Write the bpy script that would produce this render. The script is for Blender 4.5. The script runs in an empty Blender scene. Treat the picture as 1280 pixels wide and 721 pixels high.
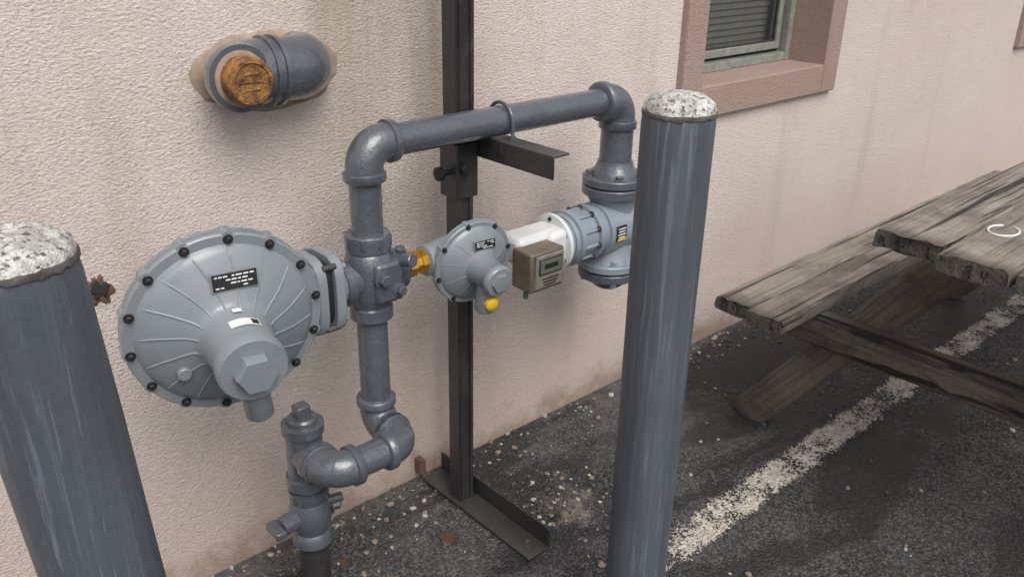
import bpy, bmesh, math, random
from mathutils import Vector, Matrix, noise
random.seed(7)
S=bpy.context.scene
V=Vector
# ------------------------------------------------------------------ node helpers
def N(nt,typ,ins=None,**at):
    n=nt.nodes.new(typ)
    for k,v in at.items(): setattr(n,k,v)
    for k,v in (ins or {}).items():
        s=n.inputs[k]
        if isinstance(v,bpy.types.NodeSocket): nt.links.new(v,s)
        elif isinstance(v,bpy.types.Node): nt.links.new(v.outputs[0],s)
        else:
            if isinstance(v,(tuple,list)) and len(v)==3 and s.type=='RGBA': v=(*v,1)
            s.default_value=v
    return n
def newmat(name):
    m=bpy.data.materials.new(name); m.use_nodes=True
    nt=m.node_tree
    for n in list(nt.nodes): nt.nodes.remove(n)
    out=nt.nodes.new('ShaderNodeOutputMaterial')
    p=nt.nodes.new('ShaderNodeBsdfPrincipled')
    nt.links.new(p.outputs[0],out.inputs[0])
    return m,nt,p,out
def setp(nt,p,**k):
    for kk,v in k.items():
        kk=kk.replace('_',' ')
        s=p.inputs[kk]
        if isinstance(v,bpy.types.NodeSocket): nt.links.new(v,s)
        elif isinstance(v,bpy.types.Node): nt.links.new(v.outputs[0],s)
        else:
            if isinstance(v,(tuple,list)) and len(v)==3: v=(*v,1)
            s.default_value=v
def coords(nt,scale=(1,1,1),rnd=False):
    t=N(nt,'ShaderNodeTexCoord')
    src=t.outputs['Object']
    if rnd:
        oi=N(nt,'ShaderNodeObjectInfo')
        mm=N(nt,'ShaderNodeVectorMath',{0:(13.1,7.7,5.3),'Scale':oi.outputs['Random']},operation='SCALE')
        src=N(nt,'ShaderNodeVectorMath',{0:src,1:mm.outputs[0]},operation='ADD').outputs[0]
    return N(nt,'ShaderNodeMapping',{'Vector':src,'Scale':scale}).outputs[0]
def noi(nt,co,scale,detail=3,rough=.55,dist=0):
    return N(nt,'ShaderNodeTexNoise',{'Vector':co,'Scale':scale,'Detail':min(detail,5),'Roughness':rough,'Distortion':dist}).outputs[0]
def ramp(nt,f,a,b,lo=0.,hi=1.,smooth=False):
    return N(nt,'ShaderNodeMapRange',{0:f,1:a,2:b,3:lo,4:hi},interpolation_type='SMOOTHSTEP' if smooth else 'LINEAR').outputs[0]
def mix(nt,f,a,b,mode='MIX'):
    n=nt.nodes.new('ShaderNodeMix'); n.data_type='RGBA'; n.blend_type=mode
    for idx,v in ((0,f),(6,a),(7,b)):
        s=n.inputs[idx]
        if isinstance(v,bpy.types.NodeSocket): nt.links.new(v,s)
        else: s.default_value=(*v,1) if isinstance(v,(tuple,list)) and len(v)==3 else v
    return n.outputs[2]
def M(nt,op,a,b=0.,c=0.):
    return N(nt,'ShaderNodeMath',{0:a,1:b,2:c},operation=op).outputs[0]
def bump(nt,h,strength,dist,normal=None):
    i={'Height':h,'Strength':strength,'Distance':dist}
    if normal is not None: i['Normal']=normal
    return N(nt,'ShaderNodeBump',i).outputs[0]

def paint(name,c1,c2,rough=.35,coat=.3,bs=350,bst=.15,dirt=(.05,.04,.03),dirtamt=.15,metal=0):
    m,nt,p,o=newmat(name); co=coords(nt)
    a=noi(nt,co,6,3); col=mix(nt,ramp(nt,a,.3,.7),c1,c2)
    d=noi(nt,co,22,5,.7); col=mix(nt,ramp(nt,d,.56,.76,0,dirtamt),col,dirt)
    f=noi(nt,co,bs,2,.6); g=noi(nt,co,60,2)
    b=bump(nt,M(nt,'ADD',f,M(nt,'MULTIPLY',g,1.5)),bst,.002)
    r=ramp(nt,d,.3,.7,rough*.6,rough*1.5)
    setp(nt,p,Base_Color=col,Roughness=r,Normal=b,Coat_Weight=coat,Coat_Roughness=.1,Metallic=metal)
    return m
def plain(name,c,rough=.5,metal=0,var=.15,sc=40,bst=.1):
    m,nt,p,o=newmat(name); co=coords(nt)
    a=noi(nt,co,sc,4,.65)
    c2=tuple(x*(1-var*2) for x in c)
    setp(nt,p,Base_Color=mix(nt,ramp(nt,a,.35,.7),c,c2),Roughness=ramp(nt,a,.3,.7,rough*.8,min(1,rough*1.25)),Metallic=metal,Normal=bump(nt,noi(nt,co,sc*6,2),bst,.001))
    return m

# ------------------------------------------------------------------ materials
def m_stucco(name,c1,c2,stains=True):
    m,nt,p,o=newmat(name); co=coords(nt)
    big=noi(nt,co,1.3,4,.6)
    col=mix(nt,ramp(nt,big,.35,.7),c1,c2)
    med=noi(nt,co,9,5,.7); col=mix(nt,ramp(nt,med,.5,.75,0,.3),col,tuple(x*.8 for x in c2))
    n1=noi(nt,coords(nt,(.85,1,1.45)),145,4,.66,.35)
    col=mix(nt,ramp(nt,n1,.5,.34,0,.36),col,tuple(x*.55 for x in c2))
    if stains:
        sp=N(nt,'ShaderNodeSeparateXYZ',{0:co})
        x,z=sp.outputs[0],sp.outputs[2]
        streak=noi(nt,coords(nt,(7,7,.7)),1.,5,.65)
        cx=M(nt,'ABSOLUTE',M(nt,'SUBTRACT',x,M(nt,'ADD',1.08,M(nt,'MULTIPLY',M(nt,'SUBTRACT',big,.5),.5))))
        w=ramp(nt,cx,.05,.38,1,0,True)
        s=M(nt,'MULTIPLY',w,ramp(nt,streak,.32,.58,.3,1))
        s=M(nt,'MULTIPLY',s,ramp(nt,z,.35,1.0,.15,1))
        col=mix(nt,M(nt,'MULTIPLY',s,.85),col,(.33,.275,.205))
        zz=M(nt,'ADD',z,M(nt,'MULTIPLY',M(nt,'SUBTRACT',med,.5),.35))
        col=mix(nt,ramp(nt,zz,-.03,.11,.8,0,True),col,(.22,.155,.115))
        col=mix(nt,ramp(nt,zz,.05,.6,.35,0,True),col,(.50,.355,.28))
        col=mix(nt,ramp(nt,streak,.54,.76,0,.38),col,(.42,.35,.30))
        sx=ramp(nt,noi(nt,co,24,5,.75),.62,.74,0,.4)
        col=mix(nt,sx,col,(.44,.36,.30))
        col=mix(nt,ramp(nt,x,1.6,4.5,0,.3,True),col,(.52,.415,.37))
    b=bump(nt,n1,.85,.0075)
    b=bump(nt,noi(nt,co,30,3,.6),.3,.008,b)
    setp(nt,p,Base_Color=col,Roughness=.9,Normal=b)
    p.inputs['Specular IOR Level'].default_value=.2
    return m
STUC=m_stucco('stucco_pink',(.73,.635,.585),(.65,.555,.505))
TRIM=m_stucco('stucco_trim_brown',(.40,.295,.25),(.35,.255,.215),False)

def m_asphalt():
    m,nt,p,o=newmat('asphalt'); co=coords(nt)
    big=noi(nt,co,1.3,5,.62); med=noi(nt,co,6,5,.7)
    col=mix(nt,ramp(nt,big,.40,.60),(.020,.020,.022),(.060,.060,.063))
    col=mix(nt,ramp(nt,med,.48,.66,0,.8),col,(.115,.113,.110))
    v=N(nt,'ShaderNodeTexVoronoi',{'Vector':co,'Scale':170},feature='F1')
    sc=N(nt,'ShaderNodeSeparateColor',{0:v.outputs['Color']}); bw,bw2=sc.outputs[0],sc.outputs[1]
    k=M(nt,'POWER',bw2,2.4)
    col=mix(nt,ramp(nt,k,0,1,0,.7),mix(nt,.5,col,(.006,.006,.007)),(.15,.148,.144))
    agg=M(nt,'MULTIPLY',ramp(nt,bw,.80,.98),ramp(nt,v.outputs[0],.25,.5,1,0))
    wear=ramp(nt,noi(nt,co,2.4,5,.7),.42,.62,.1,1)
    col=mix(nt,M(nt,'MULTIPLY',agg,M(nt,'MULTIPLY',wear,.8)),col,(.29,.28,.265))
    sp=N(nt,'ShaderNodeSeparateXYZ',{0:co}); x,y=sp.outputs[0],sp.outputs[1]
    yy=M(nt,'ADD',y,M(nt,'MULTIPLY',M(nt,'SUBTRACT',med,.5),.5))
    dw=ramp(nt,yy,-.16,.03,0,.55,True)
    col=mix(nt,dw,col,(.15,.13,.115))
    wob=noi(nt,co,14,5,.75)
    def blob(cx,cy,r0,r1,a=.85):
        d=N(nt,'ShaderNodeVectorMath',{0:co,1:(cx,cy,0)},operation='DISTANCE').outputs['Value']
        d=M(nt,'ADD',d,M(nt,'MULTIPLY',M(nt,'SUBTRACT',wob,.5),.40))
        return ramp(nt,d,r0,r1,a,0,True)
    col=mix(nt,blob(1.29,-.34,.0,.09),col,(.34,.27,.22))
    col=mix(nt,blob(1.14,-.12,.0,.07),col,(.24,.18,.14))
    col=mix(nt,blob(1.75,-.25,.02,.26,.6),col,(.14,.135,.13))
    wet=ramp(nt,noi(nt,coords(nt,(.55,1.5,1)),2.2,5,.65,.5),.50,.57)
    col=mix(nt,M(nt,'MULTIPLY',wet,.72),col,(.010,.010,.011))
    h=M(nt,'ADD',M(nt,'MULTIPLY',v.outputs[0],-.8),M(nt,'MULTIPLY',noi(nt,co,110,3,.75),.9))
    b=bump(nt,h,.85,.005)
    setp(nt,p,Base_Color=col,Roughness=ramp(nt,wet,0,1,.92,.55),Normal=b)
    return m
ASPH=m_asphalt()
def m_line():
    m,nt,p,o=newmat('worn_white_paint'); co=coords(nt)
    sp=N(nt,'ShaderNodeSeparateXYZ',{0:co}); y=sp.outputs[1]; x=sp.outputs[0]
    ed=M(nt,'ABSOLUTE',M(nt,'ADD',y,.61))
    n=noi(nt,co,150,3,.75,.4); l=noi(nt,co,9,5,.75)
    keep=M(nt,'ADD',n,M(nt,'MULTIPLY',M(nt,'SUBTRACT',l,.5),1.0))
    keep=M(nt,'ADD',keep,ramp(nt,ed,.035,.064,0,-.35))
    keep=M(nt,'ADD',keep,ramp(nt,x,1.5,4.2,.02,-.05))
    mask=M(nt,'GREATER_THAN',keep,.468)
    v=N(nt,'ShaderNodeTexVoronoi',{'Vector':co,'Scale':120},feature='F1')
    col=mix(nt,N(nt,'ShaderNodeSeparateColor',{0:v.outputs['Color']}).outputs[0],(.62,.585,.50),(.38,.35,.30))
    setp(nt,p,Base_Color=col,Roughness=.85,Normal=bump(nt,M(nt,'SUBTRACT',n,v.outputs[0]),.9,.005))
    tr=N(nt,'ShaderNodeBsdfTransparent')
    mx=N(nt,'ShaderNodeMixShader',{0:mask,1:tr.outputs[0],2:p.outputs[0]})
    nt.links.new(mx.outputs[0],o.inputs[0]); return m
LINE=m_line()
PIPE=paint('gloss_grey_pipe_paint',(.066,.075,.090),(.088,.099,.117),.30,.8,230,.6,(.026,.026,.031),.5)
REG=paint('regulator_grey_paint',(.225,.252,.270),(.19,.215,.232),.40,.3,500,.14,(.09,.09,.09),.35)
METER=paint('meter_blue_grey_paint',(.25,.29,.325),(.19,.228,.26),.38,.25,400,.14,(.09,.09,.09),.35)
WHITE=paint('white_enamel',(.70,.71,.71),(.58,.60,.60),.35,.2,300,.08,(.3,.3,.28),.35)
BLACK=plain('black_bolt',(.018,.018,.019),.45,0,.1)
STEEL=paint('dark_bare_steel',(.018,.018,.020),(.034,.033,.033),.34,.3,300,.4,(.08,.04,.022),.45)
STEELL=paint('worn_steel_plate',(.115,.112,.110),(.06,.06,.06),.36,.2,300,.4,(.10,.055,.03),.5,.5)
BRASS=plain('yellow_brass',(.80,.46,.07),.28,.85,.15,60)
YEL=plain('yellow_cap',(.85,.52,.02),.4,0,.08)
STICK=plain('sticker_white',(.75,.75,.73),.5,0,.05)
BRONZE=plain('index_bronze',(.20,.165,.12),.42,.3,.15)
LCD=plain('lcd_grey',(.13,.14,.115),.15,0,.1,20,.0)
def m_rust():
    m,nt,p,o=newmat('rusted_brass'); co=coords(nt)
    a=noi(nt,co,45,5,.7); b=noi(nt,co,120,4,.7)
    col=mix(nt,ramp(nt,a,.38,.62),(.08,.035,.014),(.38,.17,.04)); col=mix(nt,ramp(nt,b,.54,.68,0,.6),col,(.24,.17,.10))
    setp(nt,p,Base_Color=col,Roughness=.7,Normal=bump(nt,M(nt,'ADD',a,b),.9,.006)); return m
RUST=m_rust()
FOAM=plain('sealant_brown',(.36,.265,.195),.75,0,.2,25,.6)
def m_bollard():
    m,nt,p,o=newmat('bollard_paint'); co=coords(nt)
    s1=noi(nt,coords(nt,(75,75,2.6)),1,5,.68,.5); s2=noi(nt,coords(nt,(28,28,1.4)),1,4,.6)
    s3=noi(nt,coords(nt,(170,170,6)),1,4,.65)
    col=mix(nt,ramp(nt,s2,.35,.7),(.066,.076,.092),(.092,.104,.125))
    col=mix(nt,ramp(nt,s1,.57,.64,0,.5),col,(.15,.178,.225))
    col=mix(nt,ramp(nt,s3,.60,.70,0,.45),col,(.22,.25,.29))
    col=mix(nt,ramp(nt,noi(nt,co,14,5,.75),.64,.72,0,.65),col,(.05,.042,.035))
    col=mix(nt,ramp(nt,noi(nt,co,5,4,.6),.5,.7,0,.35),col,(.05,.055,.065))
    b=bump(nt,M(nt,'ADD',s1,M(nt,'MULTIPLY',s2,.6)),.5,.004); b=bump(nt,noi(nt,co,120,3,.6),.3,.002,b)
    setp(nt,p,Base_Color=col,Roughness=ramp(nt,s1,.4,.7,.38,.68),Normal=b,Coat_Weight=.1,Coat_Roughness=.25); return m
BOLL=m_bollard()
def m_conc():
    m,nt,p,o=newmat('lichen_concrete'); co=coords(nt)
    a=noi(nt,co,46,5,.75); b=noi(nt,co,140,4,.72)
    col=mix(nt,ramp(nt,a,.42,.58),(.70,.695,.66),(.40,.39,.36)); col=mix(nt,ramp(nt,b,.54,.60,0,.9),col,(.07,.065,.058))
    col=mix(nt,ramp(nt,noi(nt,co,22,5,.7),.57,.65,0,.6),col,(.14,.145,.12))
    setp(nt,p,Base_Color=col,Roughness=.9,Normal=bump(nt,M(nt,'ADD',a,b),1.,.006)); return m
CONC=m_conc()
def m_wood(name,c1,c2,c3):
    m,nt,p,o=newmat(name)
    g=noi(nt,coords(nt,(1.2,38,38),True),1,5,.65,.9); f=noi(nt,coords(nt,(3,150,150),True),1,3,.6,.3)
    cr=noi(nt,coords(nt,(1.3,60,22),True),1,3,.5,.6); pt=noi(nt,coords(nt,(1,1,1),True),5,5,.7)
    col=mix(nt,ramp(nt,g,.35,.68),c1,c2); col=mix(nt,ramp(nt,pt,.45,.64,0,.8),col,c3)
    col=mix(nt,ramp(nt,f,.5,.68,0,.6),col,tuple(x*.4 for x in c1))
    crk=ramp(nt,cr,.35,.41,1,0)
    col=mix(nt,M(nt,'MULTIPLY',crk,.9),col,(.012,.010,.008))
    lx=N(nt,'ShaderNodeSeparateXYZ',{0:coords(nt)}).outputs[0]
    endd=ramp(nt,M(nt,'ADD',lx,M(nt,'MULTIPLY',M(nt,'SUBTRACT',pt,.5),.14)),.0,.06,.75,0,True)
    col=mix(nt,endd,col,tuple(x*.45 for x in c3))
    h=M(nt,'SUBTRACT',M(nt,'ADD',g,M(nt,'MULTIPLY',f,.5)),M(nt,'MULTIPLY',crk,1.3))
    setp(nt,p,Base_Color=col,Roughness=.82,Normal=bump(nt,h,.9,.007)); return m
WOOD=m_wood('weathered_wood',(.22,.187,.152),(.335,.295,.25),(.105,.090,.075))
WOODD=m_wood('weathered_wood_dark',(.125,.10,.078),(.20,.167,.135),(.065,.053,.043))
LEAFM=plain('dry_leaf',(.10,.055,.032),.7,0,.2)
PEB=[plain('pebble_light',(.42,.40,.36),.85,0,.15),plain('pebble_dark',(.08,.079,.077),.85,0,.15),plain('pebble_tan',(.25,.20,.155),.85,0,.15)]

# ------------------------------------------------------------------ mesh helpers
def empty(name,loc=(0,0,0)):
    e=bpy.data.objects.new(name,None); e.empty_display_size=.1; e.location=loc
    S.collection.objects.link(e); return e
def mk(name,vs,fs,mat,parent=None,smooth=True,angle=38,bevel=0,matrix=None,midx=None):
    me=bpy.data.meshes.new(name); me.from_pydata([tuple(v) for v in vs],[],fs)
    bm=bmesh.new(); bm.from_mesh(me); bmesh.ops.recalc_face_normals(bm,faces=bm.faces); bm.to_mesh(me); bm.free()
    mats=mat if isinstance(mat,list) else [mat]
    for m in mats: me.materials.append(m)
    if midx: me.polygons.foreach_set('material_index',midx)
    o=bpy.data.objects.new(name,me); S.collection.objects.link(o)
    if matrix is not None: o.matrix_world=matrix
    if smooth:
        me.polygons.foreach_set('use_smooth',[True]*len(me.polygons)); me.set_sharp_from_angle(angle=math.radians(angle))
    if bevel:
        b=o.modifiers.new('bevel','BEVEL'); b.width=bevel; b.segments=2; b.limit_method='ANGLE'; b.angle_limit=math.radians(40)
        b.harden_normals=False
    if parent is not None:
        o.parent=parent; o.matrix_parent_inverse=Matrix.Translation(-V(parent.location))
    return o
def frame(n,up=(0,0,1)):
    n=V(n).normalized(); up=V(up)
    if abs(n.dot(up))>.98: up=V((0,1,0))
    u=up.cross(n).normalized(); v=n.cross(u).normalized()
    return u,v,n
def rev(name,prof,org,axis,mat,parent,seg=40,angle=38,bevel=0,phase=0,up=(0,0,1),smooth=True):
    u,v,n=frame(axis,up); org=V(org); vs=[];fs=[]
    for r,h in prof:
        for i in range(seg):
            a=2*math.pi*i/seg+phase
            vs.append(org+n*h+(u*math.cos(a)+v*math.sin(a))*r)
    for j in range(len(prof)-1):
        for i in range(seg):
            k=(i+1)%seg; fs.append((j*seg+i,j*seg+k,(j+1)*seg+k,(j+1)*seg+i))
    fs.append(tuple(range(seg))[::-1]); L=(len(prof)-1)*seg; fs.append(tuple(L+i for i in range(seg)))
    return mk(name,vs,fs,mat,parent,smooth,angle,bevel)
def cyl(name,a,b,r,mat,parent,seg=32,bevel=0,ch=0.0015,phase=0):
    a=V(a);b=V(b);L=(b-a).length
    return rev(name,[(r-ch,0),(r,ch),(r,L-ch),(r-ch,L)],a,b-a,mat,parent,seg,30,0,phase)
def fillet(pts,R,n=8):
    pts=[V(p) for p in pts]; out=[pts[0]]
    for i in range(1,len(pts)-1):
        p=pts[i]; a=(pts[i-1]-p).normalized(); b=(pts[i+1]-p).normalized()
        ang=a.angle(b); d=R/math.tan(ang/2); c=p+(a+b).normalized()*(R/math.sin(ang/2))
        s=(p+a*d-c).normalized(); e=(p+b*d-c).normalized(); th=s.angle(e)
        for k in range(n+1):
            t=k/n
            out.append(c+(s*math.sin((1-t)*th)+e*math.sin(t*th))/math.sin(th)*R)
    out.append(pts[-1]); return out
def tube(name,pts,r,mat,parent,seg=28,radii=None,angle=38,closed=False):
    pts=[V(p) for p in pts]; n=len(pts); vs=[];fs=[]
    t0=(pts[1]-pts[0]).normalized(); u=t0.orthogonal().normalized()
    for i in range(n):
        if i==0:t=t0
        elif i==n-1:t=(pts[-1]-pts[-2]).normalized()
        else:t=((pts[i+1]-pts[i]).normalized()+(pts[i]-pts[i-1]).normalized()).normalized()
        u=(u-t*u.dot(t)).normalized(); w=t.cross(u); rr=radii[i] if radii else r
        for k in range(seg):
            a=2*math.pi*k/seg; vs.append(pts[i]+(u*math.cos(a)+w*math.sin(a))*rr)
    for j in range(n-1):
        for k in range(seg):
            l=(k+1)%seg; fs.append((j*seg+k,j*seg+l,(j+1)*seg+l,(j+1)*seg+k))
    fs.append(tuple(range(seg))[::-1]); fs.append(tuple((n-1)*seg+k for k in range(seg)))
    return mk(name,vs,fs,mat,parent,True,angle)
def box(name,c,s,mat,parent,bevel=.0015,axes=None):
    c=V(c); ax=axes or (V((1,0,0)),V((0,1,0)),V((0,0,1))); vs=[]
    for dx in(-.5,.5):
        for dy in(-.5,.5):
            for dz in(-.5,.5): vs.append(c+ax[0]*dx*s[0]+ax[1]*dy*s[1]+ax[2]*dz*s[2])
    fs=[(0,1,3,2),(4,6,7,5),(0,4,5,1),(2,3,7,6),(0,2,6,4),(1,5,7,3)]
    return mk(name,vs,fs,mat,parent,bevel>0,38,bevel)
def bolt(name,p,ax,r,mat,parent,h=None):
    h=h or r*1.1
    rev(name,[(r*1.45,0),(r*1.45,r*.25),(r*1.3,r*.3)],p,ax,mat,parent,16)
    rev(name+'_head',[(r,r*.3),(r,r*.3+h*.8),(r*.8,r*.3+h)],p,ax,mat,parent,6,30)
def elbow(name,a,c,b,r,mat,parent,R=.042,leg=.052,col=.017):
    """a 90 degree pipe elbow with banded (collared) ends; c=corner, a/b directions"""
    a=V(a).normalized();b=V(b).normalized();c=V(c)
    p=fillet([c+a*leg,c,c+b*leg],R,12)
    tube(name,p,r*1.17,mat,parent,32)
    for i,d in enumerate((a,b)):
        rev(name+'_band',[(r*1.2,0),(r*1.33,.002),(r*1.33,col-.003),(r*1.24,col),(r*.9,col+.001)],c+d*(leg-col),d,mat,parent,36,50)

# ------------------------------------------------------------------ setting
mk('asphalt_ground',[(x,y,0) for x,y in ((-90,-110),(110,-110),(110,90),(-90,90))],[(0,1,2,3)],ASPH,None,False)
mk('parking_line',[(1.27,-.674,.004),(6.6,-.674,.004),(6.6,-.546,.004),(1.27,-.546,.004)],[(0,1,2,3)],LINE,None,False)

# building
B=empty('stucco_building',(3,0,0))
wx=[(2.012,2.885),(4.57,5.45)]; zb,zt=.79,2.05; ti=.095
xs=[-7]
for a,b in wx: xs+= [a+ti,b-ti]
xs+=[14]; zs=[-.3,zb+ti,zt-ti,3.3]
vs=[];fs=[]
def quad(*q):
    k=len(vs); vs.extend(q); fs.append((k,k+1,k+2,k+3))
for i in range(len(xs)-1):
    for j in range(3):
        if j==1 and i in(1,3): continue
        quad((xs[i],0,zs[j]),(xs[i+1],0,zs[j]),(xs[i+1],0,zs[j+1]),(xs[i],0,zs[j+1]))
quad((-7,0,-.3),(-7,8,-.3),(-7,8,3.3),(-7,0,3.3)); quad((14,0,-.3),(14,8,-.3),(14,8,3.3),(14,0,3.3))
quad((-7,8,-.3),(14,8,-.3),(14,8,3.3),(-7,8,3.3)); quad((-7,0,3.3),(14,0,3.3),(14,8,3.3),(-7,8,3.3))
mk('stucco_wall',vs,fs,STUC,B,False)
box('parapet_cap',(3.5,4,3.34),(21.2,8.2,.08),TRIM,B,.01)
FR=plain('window_frame_greygreen',(.26,.275,.24),.4,0,.2)
m,nt,p,o=newmat('window_glass'); setp(nt,p,Base_Color=(.04,.05,.05),Roughness=.05); GL=m
p.inputs['Alpha'].default_value=.5
BL=plain('blind_slats',(.30,.295,.25),.6,0,.1)
DK=plain('interior_dark',(.03,.03,.028),.9)
for wi,(a,b) in enumerate(wx):
    P=.022
    D=.17
    def bar(n,x0,x1,z0,z1):
        box(n,((x0+x1)/2,(D-P)/2,(z0+z1)/2),(x1-x0,D+P,z1-z0),TRIM,B,.004)
    bar('window_trim',a,a+ti,zb,zt); bar('window_trim',b-ti,b,zb,zt)
    bar('window_trim_sill',a+ti,b-ti,zb,zb+ti); bar('window_trim_head',a+ti,b-ti,zt-ti,zt)
    x0,x1,z0,z1=a+ti,b-ti,zb+ti,zt-ti
    yf=.14
    def fb(n,xa,xb,za,zc,y,d,mt=FR): box(n,((xa+xb)/2,y,(za+zc)/2),(xb-xa,d,zc-za),mt,B,.003)
    w=.028
    fb('window_frame',x0,x0+w,z0,z1,yf,.05); fb('window_frame',x1-w,x1,z0,z1,yf,.05)
    fb('window_frame',x0+w,x1-w,z0,z0+w,yf,.05); fb('window_frame',x0+w,x1-w,z1-w,z1,yf,.05)
    w2=.026;g=.010
    X0,X1,Z0,Z1=x0+w+g,x1-w-g,z0+w+g,z1-w-g
    fb('window_sash',X0,X0+w2,Z0,Z1,yf+.012,.03); fb('window_sash',X1-w2,X1,Z0,Z1,yf+.012,.03)
    fb('window_sash',X0+w2,X1-w2,Z0,Z0+w2,yf+.012,.03); fb('window_sash',X0+w2,X1-w2,(Z0+Z1)/2,(Z0+Z1)/2+w2,yf+.012,.03)
    fb('window_gasket',x0+w-.004,x1-w+.004,z0+w-.004,z0+w+g+.004,yf+.015,.01,DK)
    fb('window_gasket',x1-w-g-.004,x1-w+.004,z0+w+.005,z1-w,yf+.015,.01,DK)
    fb('window_gasket',x0+w-.004,x0+w+g+.004,z0+w+.005,z1-w,yf+.015,.01,DK)
    fb('window_gasket',X1-w2-.006,X1-w2,Z0+w2,Z1,yf+.006,.01,DK)
    fb('window_gasket',X0+w2,X1-w2-.006,Z0+w2,Z0+w2+.006,yf+.006,.01,DK)
    mk('window_glass',[(X0+.01,yf+.02,Z0+.01),(X1-.01,yf+.02,Z0+.01),(X1-.01,yf+.02,Z1),(X0+.01,yf+.02,Z1)],[(0,1,2,3)],GL,B,False)
    sv=[];sf=[];z=z0+.03
    while z<z1:
        k=len(sv); sv+=[(x0,yf+.05,z),(x1,yf+.05,z),(x1,yf+.056,z+.0207),(x0,yf+.056,z+.0207)]; sf.append((k,k+1,k+2,k+3)); z+=.021
    mk('window_blind',sv,sf,BL,B,False)
    box('window_interior',((x0+x1)/2,.6,(z0+z1)/2),(x1-x0+.3,.05,z1-z0+.3),DK,B,0)

def blobdisc(name,cx,cz,rx,rz,y,th,mat,parent,seed,n=64,rough=.18,lump=.4):
    vs=[];fs=[];rings=8
    for j in range(rings+1):
        f=j/rings
        for i in range(n):
            a=2*math.pi*i/n
            k=1+rough*2*(noise.noise(V((math.cos(a)*1.6,math.sin(a)*1.6,seed)))+.5*noise.noise(V((math.cos(a)*5,math.sin(a)*5,seed+3))))
            x=cx+rx*k*f*math.cos(a); z=cz+rz*k*f*math.sin(a)
            h=th*(1-f**6)*(1+lump*noise.noise(V((x*45,z*45,seed)))) if j<rings else -.003
            vs.append((x,y-h,z))
    for j in range(rings):
        for i in range(n):
            k=(i+1)%n; fs.append((j*n+i,j*n+k,(j+1)*n+k,(j+1)*n+i))
    return mk(name,vs,fs,mat,parent,True,60)
SCAR=plain('broken_stucco_edge',(.16,.09,.06),.9,0,.25,60,.8)
blobdisc('wall_damage_scar',.398,.715,.024,.032,0,.003,SCAR,B,4.2,48,.35)
blobdisc('wall_damage_hole',.400,.717,.015,.020,-.0032,.002,DK,B,9.2,32,.4)

# ------------------------------------------------------------------ capped pipe stub
C=empty('capped_wall_pipe',(.73,0,1.08))
blobdisc('sealant_patch',.765,1.064,.160,.078,0,.008,FOAM,C,1.3,96,.045,.6)
zc=1.074
pp=fillet([(.825,.05,zc),(.825,-.052,zc),(.665,-.052,zc),(.665,-.10,zc)],.045,12)
tube('stub_pipe',pp,.058,PIPE,C,40)
for x,w in ((.745,.012),(.727,.008)):
    rev('coupling_ring',[(.05,0),(.0632,.002),(.0632,w-.002),(.05,w)],(x,-.052,zc),(1,0,0),PIPE,C,40)
rev('stub_collar',[(.05,0),(.0495,.003),(.048,.010),(.041,.013)],(.665,-.092,zc),(0,-1,0),FOAM,C,40)
rev('threaded_plug',[(.040,0),(.041,.004),(.041,.036),(.038,.040),(.032,.041),(.031,.038),(.001,.038)],(.665,-.100,zc),(0,-1,0),RUST,C,40)
for dz,w in ((0,.042),(.013,.028),(-.013,.028)): box('plug_rib',(.665,-.1385,zc+dz),(w,.0025,.004),RUST,C,.001)

# ------------------------------------------------------------------ bollards
RIM=plain('rim_dark',(.10,.092,.082),.8,0,.3,60,.6)
def bollard(name,x,y,h,r,seed,lean=0,dome=.016):
    E=empty(name,(x+lean*h,y,0))
    L=lambda z: lean*(h-z)
    vs=[];fs=[];seg=72;rows=60
    for j in range(rows+1):
        z=-.05+(h+.05)*j/rows
        for i in range(seg):
            a=2*math.pi*i/seg
            rr=r+.0009*noise.noise(V((math.cos(a)*4,math.sin(a)*4,z*5+seed)))
            if j==rows: rr-=.002
            zz=z+(.003*noise.noise(V((math.cos(a)*3,math.sin(a)*3,seed))) if j==rows else 0)
            vs.append((x+L(z)+rr*math.cos(a),y+rr*math.sin(a),zz))
    for j in range(rows):
        for i in range(seg):
            k=(i+1)%seg; fs.append((j*seg+i,j*seg+k,(j+1)*seg+k,(j+1)*seg+i))
    mk('bollard_pipe',vs,fs,BOLL,E)
    # uneven rim of dirt / chipped paint where the fill meets the pipe
    vs=[];fs=[];n=96
    for i in range(n):
        a=2*math.pi*i/n; q=noise.noise(V((math.cos(a)*7,math.sin(a)*7,seed+2)))
        lo=h-.0045+.004*q; ro=r+.0006+.0008*noise.noise(V((math.cos(a)*11,math.sin(a)*11,seed)))
        for rr,zz in ((r-.003,lo-.001),(ro,lo),(ro,h+.0005),(r-.003,h+.003)): vs.append((x+rr*math.cos(a),y+rr*math.sin(a),zz))
    for i in range(n):
        k=(i+1)%n
        for j in range(3): fs.append((i*4+j,k*4+j,k*4+j+1,i*4+j+1))
    mk('rim',vs,fs,RIM,E,True,60)
    vs=[];fs=[];n=64;rings=22
    for j in range(rings+1):
        f=j/rings
        for i in range(n):
            a=2*math.pi*i/n; rr=(r-.0002)*f*(1+ (.02*noise.noise(V((math.cos(a)*6,math.sin(a)*6,seed+5))) if j>=rings-1 else 0))
            px,py=rr*math.cos(a),rr*math.sin(a)
            z=h+.002+dome*math.sqrt(max(0,1-f**2.4*.98))+.0035*noise.noise(V((px*60,py*60,seed)))+.002*noise.noise(V((px*160,py*160,seed)))
            if j==rings: z=h-.002
            vs.append((x+px,y+py,z))
    for j in range(rings):
        for i in range(n):
            k=(i+1)%n; fs.append((j*n+i,j*n+k,(j+1)*n+k,(j+1)*n+i))
    mk('concrete_cap',vs,fs,CONC,E,True,80)
    return E
bollard('bollard',.1435,-.72,1.066,.057,1.,.06,.020)
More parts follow.
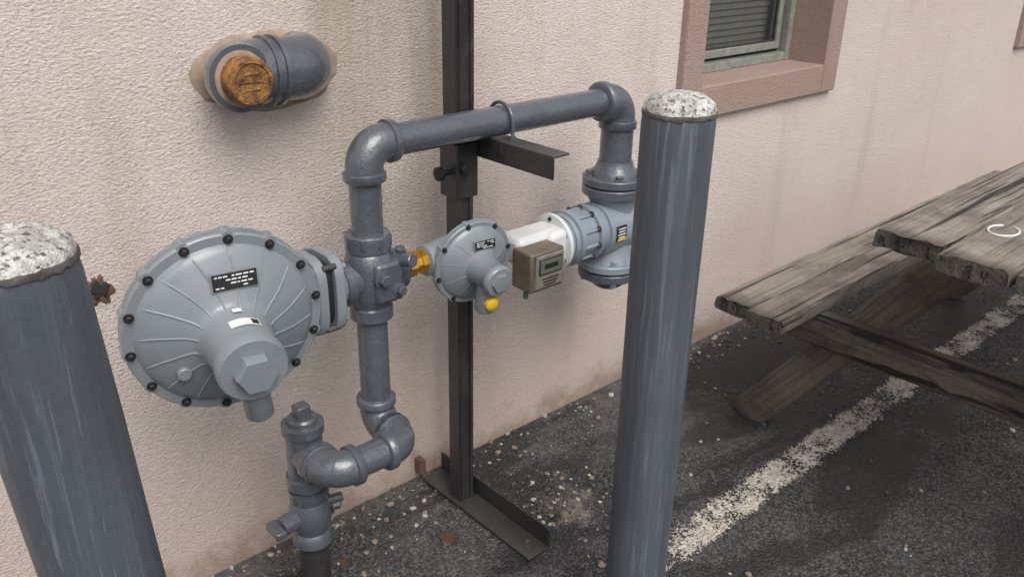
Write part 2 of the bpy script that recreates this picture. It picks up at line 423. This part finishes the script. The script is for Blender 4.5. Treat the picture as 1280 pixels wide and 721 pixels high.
bollard('bollard',1.078,-.72,1.072,.057,7.,0,.026)

# ------------------------------------------------------------------ support post
P=empty('steel_support_post',(1.105,-.145,0))
px,py=1.105,-.145; s=.044
def sqtube(name,x,y,z0,z1,s,parent): box(name,(x,y,(z0+z1)/2),(s,s,z1-z0),STEEL,parent,.003)
sqtube('lower_tube',px,py,.006,.80,s-.003,P)
sqtube('upper_tube',px,py,.905,2.5,s+.003,P)
for dx in(-.0135,.0135): box('channel_lip',(px+dx,py-s/2-.0015,.40),(.009,.004,.78),STEEL,P,.001); box('channel_lip',(px+dx,py-s/2-.003,1.7),(.009,.004,1.58),STEEL,P,.001)
sqtube('sleeve',px,py,.79,.905,s+.014,P)
cyl('clamp_stud',(px-.028,py,.845),(px-.05,py,.845),.006,BLACK,P,16)
rev('clamp_knob',[(.008,0),(.015,.003),(.015,.012),(.008,.016)],(px-.045,py,.845),(-1,0,0),BLACK,P,12)
cyl('clamp_bolt',(px-.012,py-.028,.858),(px-.012,py-.043,.858),.011,BLACK,P,6)
ax0=px+.032
box('arm_top_flange',(ax0+.022,-.25,.918),(.044,.285,.005),STEELL,P,.001)
box('arm_side_flange',(ax0+.0015,-.25,.8945),(.005,.285,.0415),STEEL,P,.001)
box('foot_flange',(px+.0,-.225,.0085),(.062,.40,.007),STEELL,P,.001)
box('foot_upright',(px+.0325,-.225,.0335),(.006,.40,.055),STEEL,P,.001)
bolt('foot_bolt',(px+.002,-.385,.012),(0,0,1),.008,STEELL,P)
rev('foot_washer',[(.015,0),(.015,.002),(.006,.0022)],(px+.002,-.385,.0122),(0,0,1),STEELL,P,24)
box('wall_clip',(px-.030,-.016,.045),(.018,.026,.04),SCAR,P,.003)

# ------------------------------------------------------------------ gas pipework
G=empty('gas_pipework',(.66,-.215,0))
Y=-.215; r=.0302; X0=.828; X1=1.522; ZT=.955; XR=.66; ZL=.375; YF=-.315
elbow('elbow_upper',(0,0,-1),(X0,Y,ZT),(1,0,0),r,PIPE,G,.044,.066,.018)
cyl('top_pipe',(X0+.05,Y,ZT),(X1-.05,Y,ZT),r,PIPE,G,40)
elbow('elbow_upper_right',(-1,0,0),(X1,Y,ZT),(0,0,-1),r*1.12,PIPE,G,.044,.068,.020)
cyl('meter_drop_pipe',(X1,Y,ZT-.04),(X1,Y,.775),.0385,PIPE,G,40)
cyl('riser_upper',(X0,Y,ZT-.04),(X0,Y,.75),r,PIPE,G,40)
cyl('riser_lower',(X0,Y,.66),(X0,Y,.42),r,PIPE,G,40)
ux=ax0+.022
pts=[V((ux,Y-.037,.905)),V((ux,Y-.037,ZT))]+[V((ux,Y-.037*math.cos(a),ZT+.037*math.sin(a))) for a in [math.pi*k/12 for k in range(1,12)]]+[V((ux,Y+.037,ZT)),V((ux,Y+.037,.905))]
tube('u_bolt',pts,.004,PIPE,G,12)
for yy in(-.037,.037): rev('u_bolt_nut',[(.008,0),(.008,.007)],(ux,Y+yy,.921),(0,0,1),PIPE,G,6)
rev('tee_body',[(.034,-.085),(.042,-.083),(.042,-.06),(.038,-.057),(.043,-.045),(.049,-.02),(.049,.025),(.044,.05),(.040,.055),(.044,.058),(.044,.083),(.034,.086)],(X0,Y,.70),(0,0,1),PIPE,G,40,50)
rev('tee_hex_top',[(.045,0),(.046,.002),(.046,.022),(.043,.025)],(X0,Y,.765),(0,0,1),PIPE,G,8)
rev('tee_branch',[(.036,0),(.036,.05),(.044,.052),(.044,.07),(.036,.072)],(X0,Y,.70),(-1,0,0),PIPE,G,32,50)
rev('tee_outlet',[(.034,0),(.034,.045),(.041,.047),(.041,.068),(.03,.07)],(X0,Y,.70),(1,0,0),PIPE,G,32,50)
box('tee_pad',(X0+.012,Y-.035,.70),(.062,.04,.082),PIPE,G,.008)
bolt('tee_plug',(X0-.006,Y-.053,.712),(0,-1,0),.012,PIPE,G)
bolt('tee_plug',(X0+.03,Y-.055,.682),(0,-1,0),.010,PIPE,G)
bolt('tee_plug',(X0+.05,Y-.03,.745),(0,-.4,1),.010,PIPE,G)
cyl('tee_side_plug',(X0+.035,Y-.01,.73),(X0+.05,Y-.075,.742),.013,PIPE,G,24)
rev('brass_union',[(.019,0),(.019,.012),(.027,.013),(.027,.03),(.020,.031),(.020,.045),(.024,.046),(.024,.062),(.018,.063)],(X0+.068,Y,.70),(1,0,0),BRASS,G,8,20)
elbow('swing_elbow_top',(0,0,1),(X0,Y,ZL),(0,-1,0),r,PIPE,G,.042,.062,.018)
elbow('swing_elbow_front',(0,1,0),(X0,YF,ZL),(-1,0,0),r,PIPE,G,.042,.055,.018)
cyl('swing_pipe',(X0-.03,YF,ZL),(XR+.03,YF,ZL),r,PIPE,G,40)
elbow('swing_elbow_left',(1,0,0),(XR,YF,ZL),(0,1,0),r,PIPE,G,.042,.055,.018)
rev('riser_tee',[(.030,-.075),(.041,-.073),(.041,-.052),(.036,-.049),(.036,.045),(.041,.048),(.041,.066),(.030,.068)],(XR,Y,ZL),(0,0,1),PIPE,G,36,50)
rev('riser_tee_branch',[(.035,0),(.035,.04),(.041,.041),(.041,.055)],(XR,Y,ZL),(0,-1,0),PIPE,G,32,50)
rev('tee_top_plug',[(.030,0),(.030,.010),(.026,.014)],(XR,Y,ZL+.067),(0,0,1),PIPE,G,32)
box('tee_top_plug_square',(XR,Y,ZL+.092),(.028,.028,.026),PIPE,G,.003)
cyl('riser_nipple',(XR,Y,.31),(XR,Y,.27),r,PIPE,G,32)
rev('stop_valve_body',[(.034,-.075),(.040,-.073),(.040,-.055),(.033,-.045),(.038,-.03),(.043,-.01),(.043,.012),(.036,.03),(.040,.035),(.040,.055),(.032,.057)],(XR,Y,.235),(0,0,1),PIPE,G,36,50)
cyl('stop_valve_stem',(XR-.0,Y,.235),(XR-.072,Y-.012,.235),.02,PIPE,G,24)
box('stop_valve_key',(XR-.083,Y-.014,.235),(.022,.05,.016),PIPE,G,.003)
bolt('stop_valve_nut',(XR+.04,Y-.01,.235),(1,-.3,0),.014,PIPE,G)
cyl('stop_valve_lug',(XR+.03,Y-.02,.255),(XR+.055,Y-.035,.262),.010,PIPE,G,16)
cyl('ground_riser',(XR,Y,.18),(XR,Y,-.05),.0305,STEEL,G,32)

# ------------------------------------------------------------------ regulators
def regulator(name,c,n,R,k,mat,bolts,big):
    E=empty(name,c); c=V(c); n=V(n).normalized(); u,v,n=frame(n)
    rev('rim_back',[(R*.93,-.014*k),(R,-.012*k),(R,-.0015*k),(R*.97,-.0012*k)],c,n,mat,E,96)
    rev('rim_front',[(R*.97,.0012*k),(R,.0015*k),(R,.010*k),(R*.985,.0125*k),(R*.90,.013*k)],c,n,mat,E,96)
    rev('rim_gasket',[(R*.975,-.003*k),(R*.975,.003*k)],c,n,BLACK,E,96)
    def prof(f):
        pts=[(.90,.012),(.86,.020),(.80,.0265),(.6,.042),(.45,.051),(.38,.057),(.34,.070),(.31,.10)]
        for i in range(len(pts)-1):
            a,b=pts[i],pts[i+1]
            if f<=a[0] and f>=b[0]:
                q=(a[0]-f)/(a[0]-b[0]); return (a[1]+(b[1]-a[1])*q)*k
        return pts[0][1]*k
    fr=[.90,.88,.86,.83,.80,.7,.6,.52,.45,.41,.38,.36,.34,.325,.31]
    rev('diaphragm_cover',[(R*f,prof(f)) for f in fr],c,n,mat,E,96,60)
    rev('diaphragm_case_back',[(R*f,-h*k) for f,h in ((.93,.013),(.86,.024),(.7,.036),(.45,.05),(.3,.058),(.28,.085))][::-1],c,n,mat,E,72,60)
    nr=16 if big else 10
    for i in range(nr):
        a0=2*math.pi*(i+.5)/nr; pts=[]
        for j in range(13):
            f=.36+(.86-.36)*j/12; a=a0+.3*(f-.36)**1.2
            pts.append(c+(u*math.cos(a)+v*math.sin(a))*R*f+n*(prof(f)-.0006))
        tube('cover_rib',pts,.0022*k,mat,E,8,[.001*k]+[.0022*k]*11+[.001*k])
    for i in range(bolts):
        a=2*math.pi*(i+.3)/bolts
        p=c+(u*math.cos(a)+v*math.sin(a))*R*.945
        bolt('rim_bolt',p+n*.0125*k,n,.0054 if big else .0038,BLACK,E)
        rev('rim_lug',[(.011*k,-.013*k),(.011*k,.012*k)],c+(u*math.cos(a)+v*math.sin(a))*R*.952,n,mat,E,20)
    if big:
        rev('spring_tower',[(R*.40,.05),(R*.36,.062),(R*.335,.085),(R*.32,.128),(R*.34,.131),(R*.34,.150),(R*.32,.156),(.001,.157)],c,n,mat,E,56,45)
        rev('tower_cap_hex',[(R*.20,.156),(R*.20,.172),(R*.185,.176),(.001,.1765)],c,n,mat,E,6,30)
        d=(-v*1.+u*.12).normalized()
        base=c+n*.118+d*.03
        rev('vent_boss',[(.027,0),(.026,.035),(.022,.042),(.022,.078),(.018,.082)],base,d,mat,E,32,45)
        cyl('bleed_boss',c-u*R*.5-v*R*.33+n*.03,c-u*R*.5-v*R*.33+n*.05,.011,mat,E,24)
    else:
        rev('spring_tower',[(R*.40,.035),(R*.36,.045),(R*.34,.085),(R*.36,.087),(R*.36,.098),(R*.32,.102),(.001,.103)],c,n,mat,E,40,45)
        rev('tower_cap_hex',[(R*.22,.102),(R*.22,.109),(.001,.110)],c,n,mat,E,6,30)
        d=(-v-u*.1).normalized(); base=c+n*.066+d*.015
        rev('vent_boss',[(.022,0),(.022,.060),(.018,.066),(.001,.067)],base,d,mat,E,32,45)
        rev('yellow_vent_cap',[(.0145,-.004),(.0145,.005),(.010,.009),(.001,.009)],base+d*.040+n*.0205,n,YEL,E,24,45)
    def plate(uu,vv):
        f=math.hypot(uu,vv)/R; hh=prof(max(.32,min(.9,f)))
        rad=(u*uu+v*vv).normalized()
        sl=(n+rad*(.22)).normalized()
        ux_=(u-sl*u.dot(sl)).normalized(); vx=sl.cross(ux_)
        return c+u*uu+v*vv+n*(hh+.0035*k),ux_,vx,sl
    uu,vv=(.010,.60*R)if big else(.008,.55*R)
    w,h=(.068,.026)if big else(.050,.017)
    cc,ux_,vx,sl=plate(uu,vv)
    box('name_plate_rim',cc-sl*.001,(w+.004,h+.004,.003),REG,E,.0005,(ux_,vx,sl))
    box('name_plate',cc+sl*.0004,(w,h,.003),BLACK,E,.0005,(ux_,vx,sl))
    rr=random.Random(3)
    for row in range(4):
        x=-w/2+.004
        while x<w/2-.007:
            L=rr.uniform(.0025,.009)
            if rr.random()<.72: box('plate_text',cc+sl*.0022+ux_*(x+L/2)+vx*(h*(.33-.22*row)),(L,h*.08,.0006),STICK,E,0,(ux_,vx,sl))
            x+=L+.002
    return E,u,v,n
RC=V((.50,-.30,.739)); R=.157
E1,u,v,n=regulator('pressure_regulator',RC,(-.177,-.975,-.107),R,1.,REG,14,True)
c=RC
def wrap(name,E,c,n,u,v,rad,h0,h1,a0,a1,mat):
    vs=[];fs=[];k=10
    for i in range(k+1):
        a=a0+(a1-a0)*i/k
        for h in(h0,h1): vs.append(c+n*h+(u*math.cos(a)+v*math.sin(a))*rad)
    for i in range(k): fs.append((2*i,2*i+2,2*i+3,2*i+1))
    mk(name,vs,fs,mat,E,True)
rd=math.radians
wrap('tower_sticker',E1,c,n,u,v,R*.338,.090,.110,rd(58),rd(108),STICK)
wrap('tower_sticker_mark',E1,c,n,u,v,R*.341,.093,.107,rd(60),rd(72),BLACK)
wrap('tower_sticker_small',E1,c,n,u,v,R*.366,.066,.077,rd(80),rd(94),STICK)
rev('regulator_body',[(.03,-.10),(.045,-.095),(.052,-.05),(.052,.0),(.042,.06),(.038,.10),(.038,.2)],(.50,Y,.705),(1,0,0),REG,E1,40,60)
def ovalflange(name,x,th,hy,hz,mat,E):
    vs=[];n_=48
    for xx in(x,x+th):
        for i in range(n_):
            a=2*math.pi*i/n_; cy,cz=math.cos(a),math.sin(a)
            e=2/3.6
            vs.append((xx,Y+hy*math.copysign(abs(cy)**e,cy),.702+hz*math.copysign(abs(cz)**e,cz)))
    fs=[tuple(range(n_)),tuple(range(n_,2*n_))]+[(i,(i+1)%n_,n_+(i+1)%n_,n_+i) for i in range(n_)]
    mk(name,vs,fs,mat,E,True,38,.003)
ovalflange('flange_plate',.686,.020,.058,.076,REG,E1)
ovalflange('flange_plate',.722,.020,.058,.076,REG,E1)
ovalflange('flange_gasket',.705,.018,.046,.062,BLACK,E1)
for dy in(-.038,.038):
    for dz in(-.052,.052):
        bolt('flange_bolt',(.686,Y+dy,.702+dz),(-1,0,0),.007,REG,E1); bolt('flange_bolt',(.742,Y+dy,.702+dz),(1,0,0),.007,REG,E1)
        cyl('flange_stud',(.700,Y+dy*1.25,.702+dz*1.15),(.728,Y+dy*1.25,.702+dz*1.15),.006,STEELL,E1,12)
rev('flange_neck',[(.045,0),(.038,.02),(.036,.04)],(.740,Y,.702),(1,0,0),REG,E1,32)

E2,u2,v2,n2=regulator('pressure_regulator',(1.049,-.255,.687),(-.10,-.975,-.12),.091,.62,REG,8,False)
rev('regulator_body',[(.024,0),(.032,.003),(.034,.03),(.038,.06),(.038,.12),(.032,.15),(.03,.2)],(.955,Y,.698),(1,0,0),REG,E2,32,60)

# ------------------------------------------------------------------ rotary gas meter
Mt=empty('gas_meter',(1.522,Y,.64))
mz=.652; XM=1.312
rev('meter_body',[(.04,0),(.058,.002),(.060,.012),(.066,.014),(.066,.026),(.058,.028),(.058,.075),(.066,.077),(.066,.092),(.060,.094),(.060,.11),(.066,.112),(.066,.24),(.067,.255),(.067,.27),(.058,.28),(.055,.30)],(XM+.030,Y,mz),(1,0,0),METER,Mt,48,50)
for i in range(10):
    a=2*math.pi*i/10+.2; q=V((0,math.cos(a),math.sin(a))); t=V((0,-math.sin(a),math.cos(a)))
    box('meter_rib',V((XM+.081,Y,mz))+q*.060,(.050,.007,.008),METER,Mt,.002,(V((1,0,0)),q,t))
    bolt('meter_cover_bolt',V((XM+.105,Y,mz))+q*.0625,(-1,0,0),.005,STEELL,Mt)
rev('meter_end_plate',[(.052,0),(.0675,.002),(.0675,.012),(.06,.014)],(XM,Y,mz),(1,0,0),WHITE,Mt,48)
rev('meter_end_spacer',[(.055,0),(.055,.025)],(XM+.010,Y,mz),(1,0,0),METER,Mt,40)
for i in range(6):
    a=2*math.pi*i/6+.5
    bolt('end_plate_screw',(XM,Y+.057*math.cos(a),mz+.057*math.sin(a)),(-1,0,0),.0035,BLACK,Mt)
def flange(nm,z,rr,th,mat):
    rev(nm,[(rr-.003,0),(rr,.003),(rr,th-.003),(rr-.003,th)],(X1,Y,z),(0,0,1),mat,Mt,56)
flange('inlet_flange_upper',.756,.076,.020,PIPE); rev('inlet_hub',[(.056,0),(.053,.012),(.045,.022),(.042,.035)],(X1,Y,.776),(0,0,1),PIPE,Mt,40)
flange('inlet_flange_lower',.731,.076,.022,PIPE)
rev('inlet_gasket',[(.068,0),(.068,.005)],(X1,Y,.752),(0,0,1),BLACK,Mt,40)
rev('inlet_neck',[(.056,0),(.052,.03),(.066,.06)],(X1,Y,.672),(0,0,1),METER,Mt,40)
rev('outlet_neck',[(.064,0),(.05,.03),(.05,.06)],(X1,Y,.565),(0,0,1),METER,Mt,40)
flange('outlet_flange',.545,.078,.020,METER); flange('outlet_blind_flange',.519,.075,.022,PIPE)
rev('outlet_cap',[(.03,0),(.045,.012),(.05,.03)],(X1,Y,.49),(0,0,1),PIPE,Mt,40)
for i in range(4):
    a=math.pi/4+math.pi/2*i+.15
    x=X1+.061*math.cos(a); y=Y+.061*math.sin(a)
    bolt('flange_bolt',(x,y,.776),(0,0,1),.009,PIPE,Mt); bolt('flange_bolt',(x,y,.565),(0,0,1),.008,METER,Mt)
    bolt('flange_bolt',(x,y,.519),(0,0,-1),.008,METER,Mt)
box('meter_badge',(1.485,Y-.0665,mz+.003),(.034,.003,.036),BLACK,Mt,.001)
for i in range(4): box('badge_text',(1.485,Y-.0685,mz+.014-.007*i),(.026-.004*(i%2),.001,.0022),STICK,Mt,0)
box('badge_yellow',(1.485,Y-.0685,mz-.0125),(.028,.001,.004),YEL,Mt,0)
box('index_housing',(1.250,Y-.005,.668),(.140,.075,.066),WHITE,Mt,.014)
box('index_housing_neck',(1.290,Y-.01,.655),(.06,.09,.088),WHITE,Mt,.014)
box('index_box',(1.216,-.278,.640),(.098,.062,.090),BRONZE,Mt,.005)
box('index_bezel',(1.220,-.3105,.640),(.084,.006,.076),plain('index_bezel_grey',(.24,.215,.175),.45,0,.2),Mt,.003)
box('index_window_frame',(1.220,-.3140,.652),(.068,.002,.036),BLACK,Mt,.001)
box('index_window',(1.220,-.3148,.652),(.062,.003,.030),LCD,Mt,.001)
box('index_digits',(1.220,-.3166,.653),(.040,.001,.010),BLACK,Mt,0)
for i in range(3): box('index_label_line',(1.220,-.3142,.624-.007*i),(.05-.008*i,.0012,.0022),BLACK,Mt,0)
cyl('index_cable_gland',(1.184,-.278,.595),(1.181,-.278,.572),.006,plain('green_seal',(.10,.17,.10),.5),Mt,12)

# ------------------------------------------------------------------ picnic table
TB=empty('picnic_table',(2.6,-1.12,0))
def board(name,a,b,w,t,mat,up=(0,0,1),seed=0,jag=.004):
    a=V(a);b=V(b);L=(b-a).length; X=(b-a).normalized(); up=V(up); Yx=up.cross(X).normalized(); Z=X.cross(Yx)
    mt=Matrix((( X.x,Yx.x,Z.x,a.x),(X.y,Yx.y,Z.y,a.y),(X.z,Yx.z,Z.z,a.z),(0,0,0,1)))
    nx=max(6,int(L/.04)); ny=8; prof=[]
    for i in range(ny+1): prof.append((-w/2+w*i/ny,t/2))
    for i in range(3): prof.append((w/2,t/2-t*(i+1)/3))
    for i in range(1,ny+1): prof.append((w/2-w*i/ny,-t/2))
    for i in range(2): prof.append((-w/2,-t/2+t*(i+1)/3))
    n_=len(prof); vs=[];fs=[]
    for i in range(nx+1):
        x=L*i/nx
        for (y,z) in prof:
            d=.0035*noise.noise(V((x*6,y*30,z*30+seed*3.1))); e=0
            if i in(0,nx): e=jag*2.2*noise.noise(V((y*45,z*60,seed*7.3+i)))
            edge=.0038*noise.noise(V((x*16,seed,y*8)))
            yy=y+(edge if abs(y)>w*.45 else 0); zz=z+d
            if abs(y)>w*.49 and abs(z)>t*.49: yy*=.97; zz*=.86
            vs.append((x+e,yy,zz))
    for i in range(nx):
        for k in range(n_):
            l=(k+1)%n_; fs.append((i*n_+k,i*n_+l,(i+1)*n_+l,(i+1)*n_+k))
    fs.append(tuple(range(n_))[::-1]); fs.append(tuple(nx*n_+k for k in range(n_)))
    return mk(name,vs,fs,mat,TB,True,50,0,mt)
tx0,tx1=1.72,3.60; th=.038
pw=.138; y=-.765
offs=[0,-.03,-.012,-.035,-.02]
for i in range(5):
    yc=y-pw/2-i*(pw+.007)
    board('top_plank',(tx0+offs[i]-.012*i,yc-.01,.75-th/2),(tx1,yc+.02,.75-th/2+random.uniform(-.003,.003)),pw,th,WOOD,seed=i+1,jag=.008)
ytc=y-pw*2.5-.014
for side,yb in ((1,-.48),(-1,2*ytc+.48)):
    board('seat_plank',(1.745,yb-.052,.45-th/2),(3.58,yb-.035,.45-th/2),.098,th,WOOD,seed=11+side,jag=.008)
    board('seat_plank',(1.765,yb+.052,.448-th/2),(3.60,yb+.069,.45-th/2),.100,th,WOOD,seed=14+side,jag=.008)
for k,xx in enumerate((1.96,3.30)):
    board('seat_support',(xx,-.40,.365),(xx,2*ytc+.40,.365),.038,.09,WOODD,seed=21+k)
    board('top_support',(xx,-.79,.687),(xx,2*ytc+.79,.687),.038,.085,WOODD,seed=25+k)
    xs_=xx+.04
    board('leg',(xs_,-.37,-.01),(xs_,ytc+.20,.72),.038,.10,WOODD,up=(0,1,1),seed=31+k)
    board('leg',(xs_,2*ytc+.37,-.01),(xs_,ytc-.20,.72),.038,.10,WOODD,up=(0,-1,1),seed=35+k)
    for yy in (-.62,-.66,2*ytc+.62,2*ytc+.66): bolt('carriage_bolt',(xx-.020,yy,.365+(.02 if int(yy*100)%2 else -.015)),(-1,0,0),.006,STEELL,TB)
board('diagonal_brace',(2.0,ytc,.34),(2.62,ytc,.70),.085,.036,WOODD,seed=41); board('diagonal_brace',(3.26,ytc,.34),(2.66,ytc,.70),.085,.036,WOODD,seed=42)
pts=[V((1.915+.040*math.cos(a),-.955+.028*math.sin(a),.7512)) for a in [rd(30+k*12) for k in range(27)]]
tube('painted_ring_mark',pts,.0022,STICK,TB,8)

# ------------------------------------------------------------------ loose debris
def pebbles(name,n,fn,smin,smax,wts):
    ico=bmesh.new(); bmesh.ops.create_icosphere(ico,subdivisions=1,radius=1); iv=[v.co.copy() for v in ico.verts]; iff=[tuple(v.index for v in f.verts) for f in ico.faces]; ico.free()
    vs=[];fs=[];mi=[]
    for _ in range(n):
        x,y=fn(); s=random.uniform(0,1)**3*(smax-smin)+smin
        sc=(s*random.uniform(.7,1.3),s*random.uniform(.6,1.2),s*random.uniform(.4,.8)); a=random.uniform(0,6.28); k=len(vs)
        m_=random.choices(range(3),wts)[0]
        for v_ in iv:
            q=V((v_.x*sc[0],v_.y*sc[1],v_.z*sc[2]))*random.uniform(.8,1.15)
            vs.append((x+q.x*math.cos(a)-q.y*math.sin(a),y+q.x*math.sin(a)+q.y*math.cos(a),sc[2]*.6+q.z))
        for f in iff: fs.append(tuple(k+i for i in f)); mi.append(m_)
    mk(name,vs,fs,PEB,None,False,midx=mi)
def f_wall(): return random.uniform(.2,3.6),-abs(random.gauss(0,.06))-.004
def f_gen(): return random.uniform(.2,4.2),random.uniform(-1.7,-.02)
def f_blob():
    if random.random()<.6: return random.gauss(1.28,.08),min(-.01,random.gauss(-.33,.07))
    return random.gauss(.85,.2),min(-.01,random.gauss(-.16,.07))
def f_all():
    q=random.random()
    return f_wall() if q<.45 else f_gen() if q<.78 else f_blob()
pebbles('gravel',3400,f_all,.0010,.0090,(1.5,6,2))
def leaf(x,y,s,a,seed):
    vs=[];fs=[];nx=8;ny=5
    for i in range(nx+1):
        for j in range(ny):
            t=i/nx; w=math.sin(math.pi*min(1,t*1.02+.01))**.8*.38*s; q=(j/(ny-1)-.5)*2
            lx=(t-.5)*s; ly=q*w*(1+.25*math.sin(i*2.7+seed)); lz=.004+abs(q)*.25*w+.1*s*noise.noise(V((t*3,q*2,seed)))+.05*s
            vs.append((x+lx*math.cos(a)-ly*math.sin(a),y+lx*math.sin(a)+ly*math.cos(a),lz))
    for i in range(nx):
        for j in range(ny-1): k=i*ny+j; fs.append((k,k+1,k+ny+1,k+ny))
    return vs,fs
VS=[];FS=[]
for i,(x,y,s,a) in enumerate([(.985,-.25,.055,.5),(.80,-.285,.055,2.),(.76,-.16,.03,1.)]):
    v_,f_=leaf(x,y,s,a,i*1.7); k=len(VS); VS+=v_; FS+=[tuple(q+k for q in f) for f in f_]
mk('fallen_leaves',VS,FS,LEAFM,None,True,80)

# ------------------------------------------------------------------ camera
Xa=V((.743,.257,-.6175)).normalized(); Za=V((.0221,.917,.398)); Za=(Za-Xa*Za.dot(Xa)).normalized(); Ya=Za.cross(Xa)
R3=Matrix((Xa,Ya,Za))
cam=bpy.data.cameras.new('camera'); co=bpy.data.objects.new('camera',cam); S.collection.objects.link(co)
co.matrix_world=Matrix.Translation((0,-1.527,1.35))@R3.to_4x4()
cam.lens=1080/1280*36; cam.sensor_width=36; cam.clip_start=.02; cam.clip_end=500
S.camera=co

# ------------------------------------------------------------------ light
w=bpy.data.worlds.new('World'); S.world=w; w.use_nodes=True; nt=w.node_tree
bg=nt.nodes['Background']
az=V((-.3,-.95)); el=52
sky=nt.nodes.new('ShaderNodeTexSky'); sky.sky_type='NISHITA'; sky.sun_disc=False; sky.sun_elevation=rd(el); sky.sun_rotation=math.atan2(az.x,az.y)
sky.dust_density=4; sky.air_density=1.2
hs=nt.nodes.new('ShaderNodeHueSaturation'); hs.inputs['Saturation'].default_value=.45
nt.links.new(sky.outputs[0],hs.inputs['Color']); nt.links.new(hs.outputs[0],bg.inputs[0]); bg.inputs[1].default_value=.15
sl=bpy.data.lights.new('sun','SUN'); so=bpy.data.objects.new('sun',sl); S.collection.objects.link(so)
sl.energy=2.1; sl.angle=rd(40); sl.color=(1,.985,.96)
d=V((az.x,az.y,math.tan(rd(el))*az.length)).normalized(); so.rotation_euler=d.to_track_quat('Z','Y').to_euler(); so.location=(-3,-5,6)
S.view_settings.view_transform='Standard'; S.view_settings.look='None'; S.view_settings.exposure=0
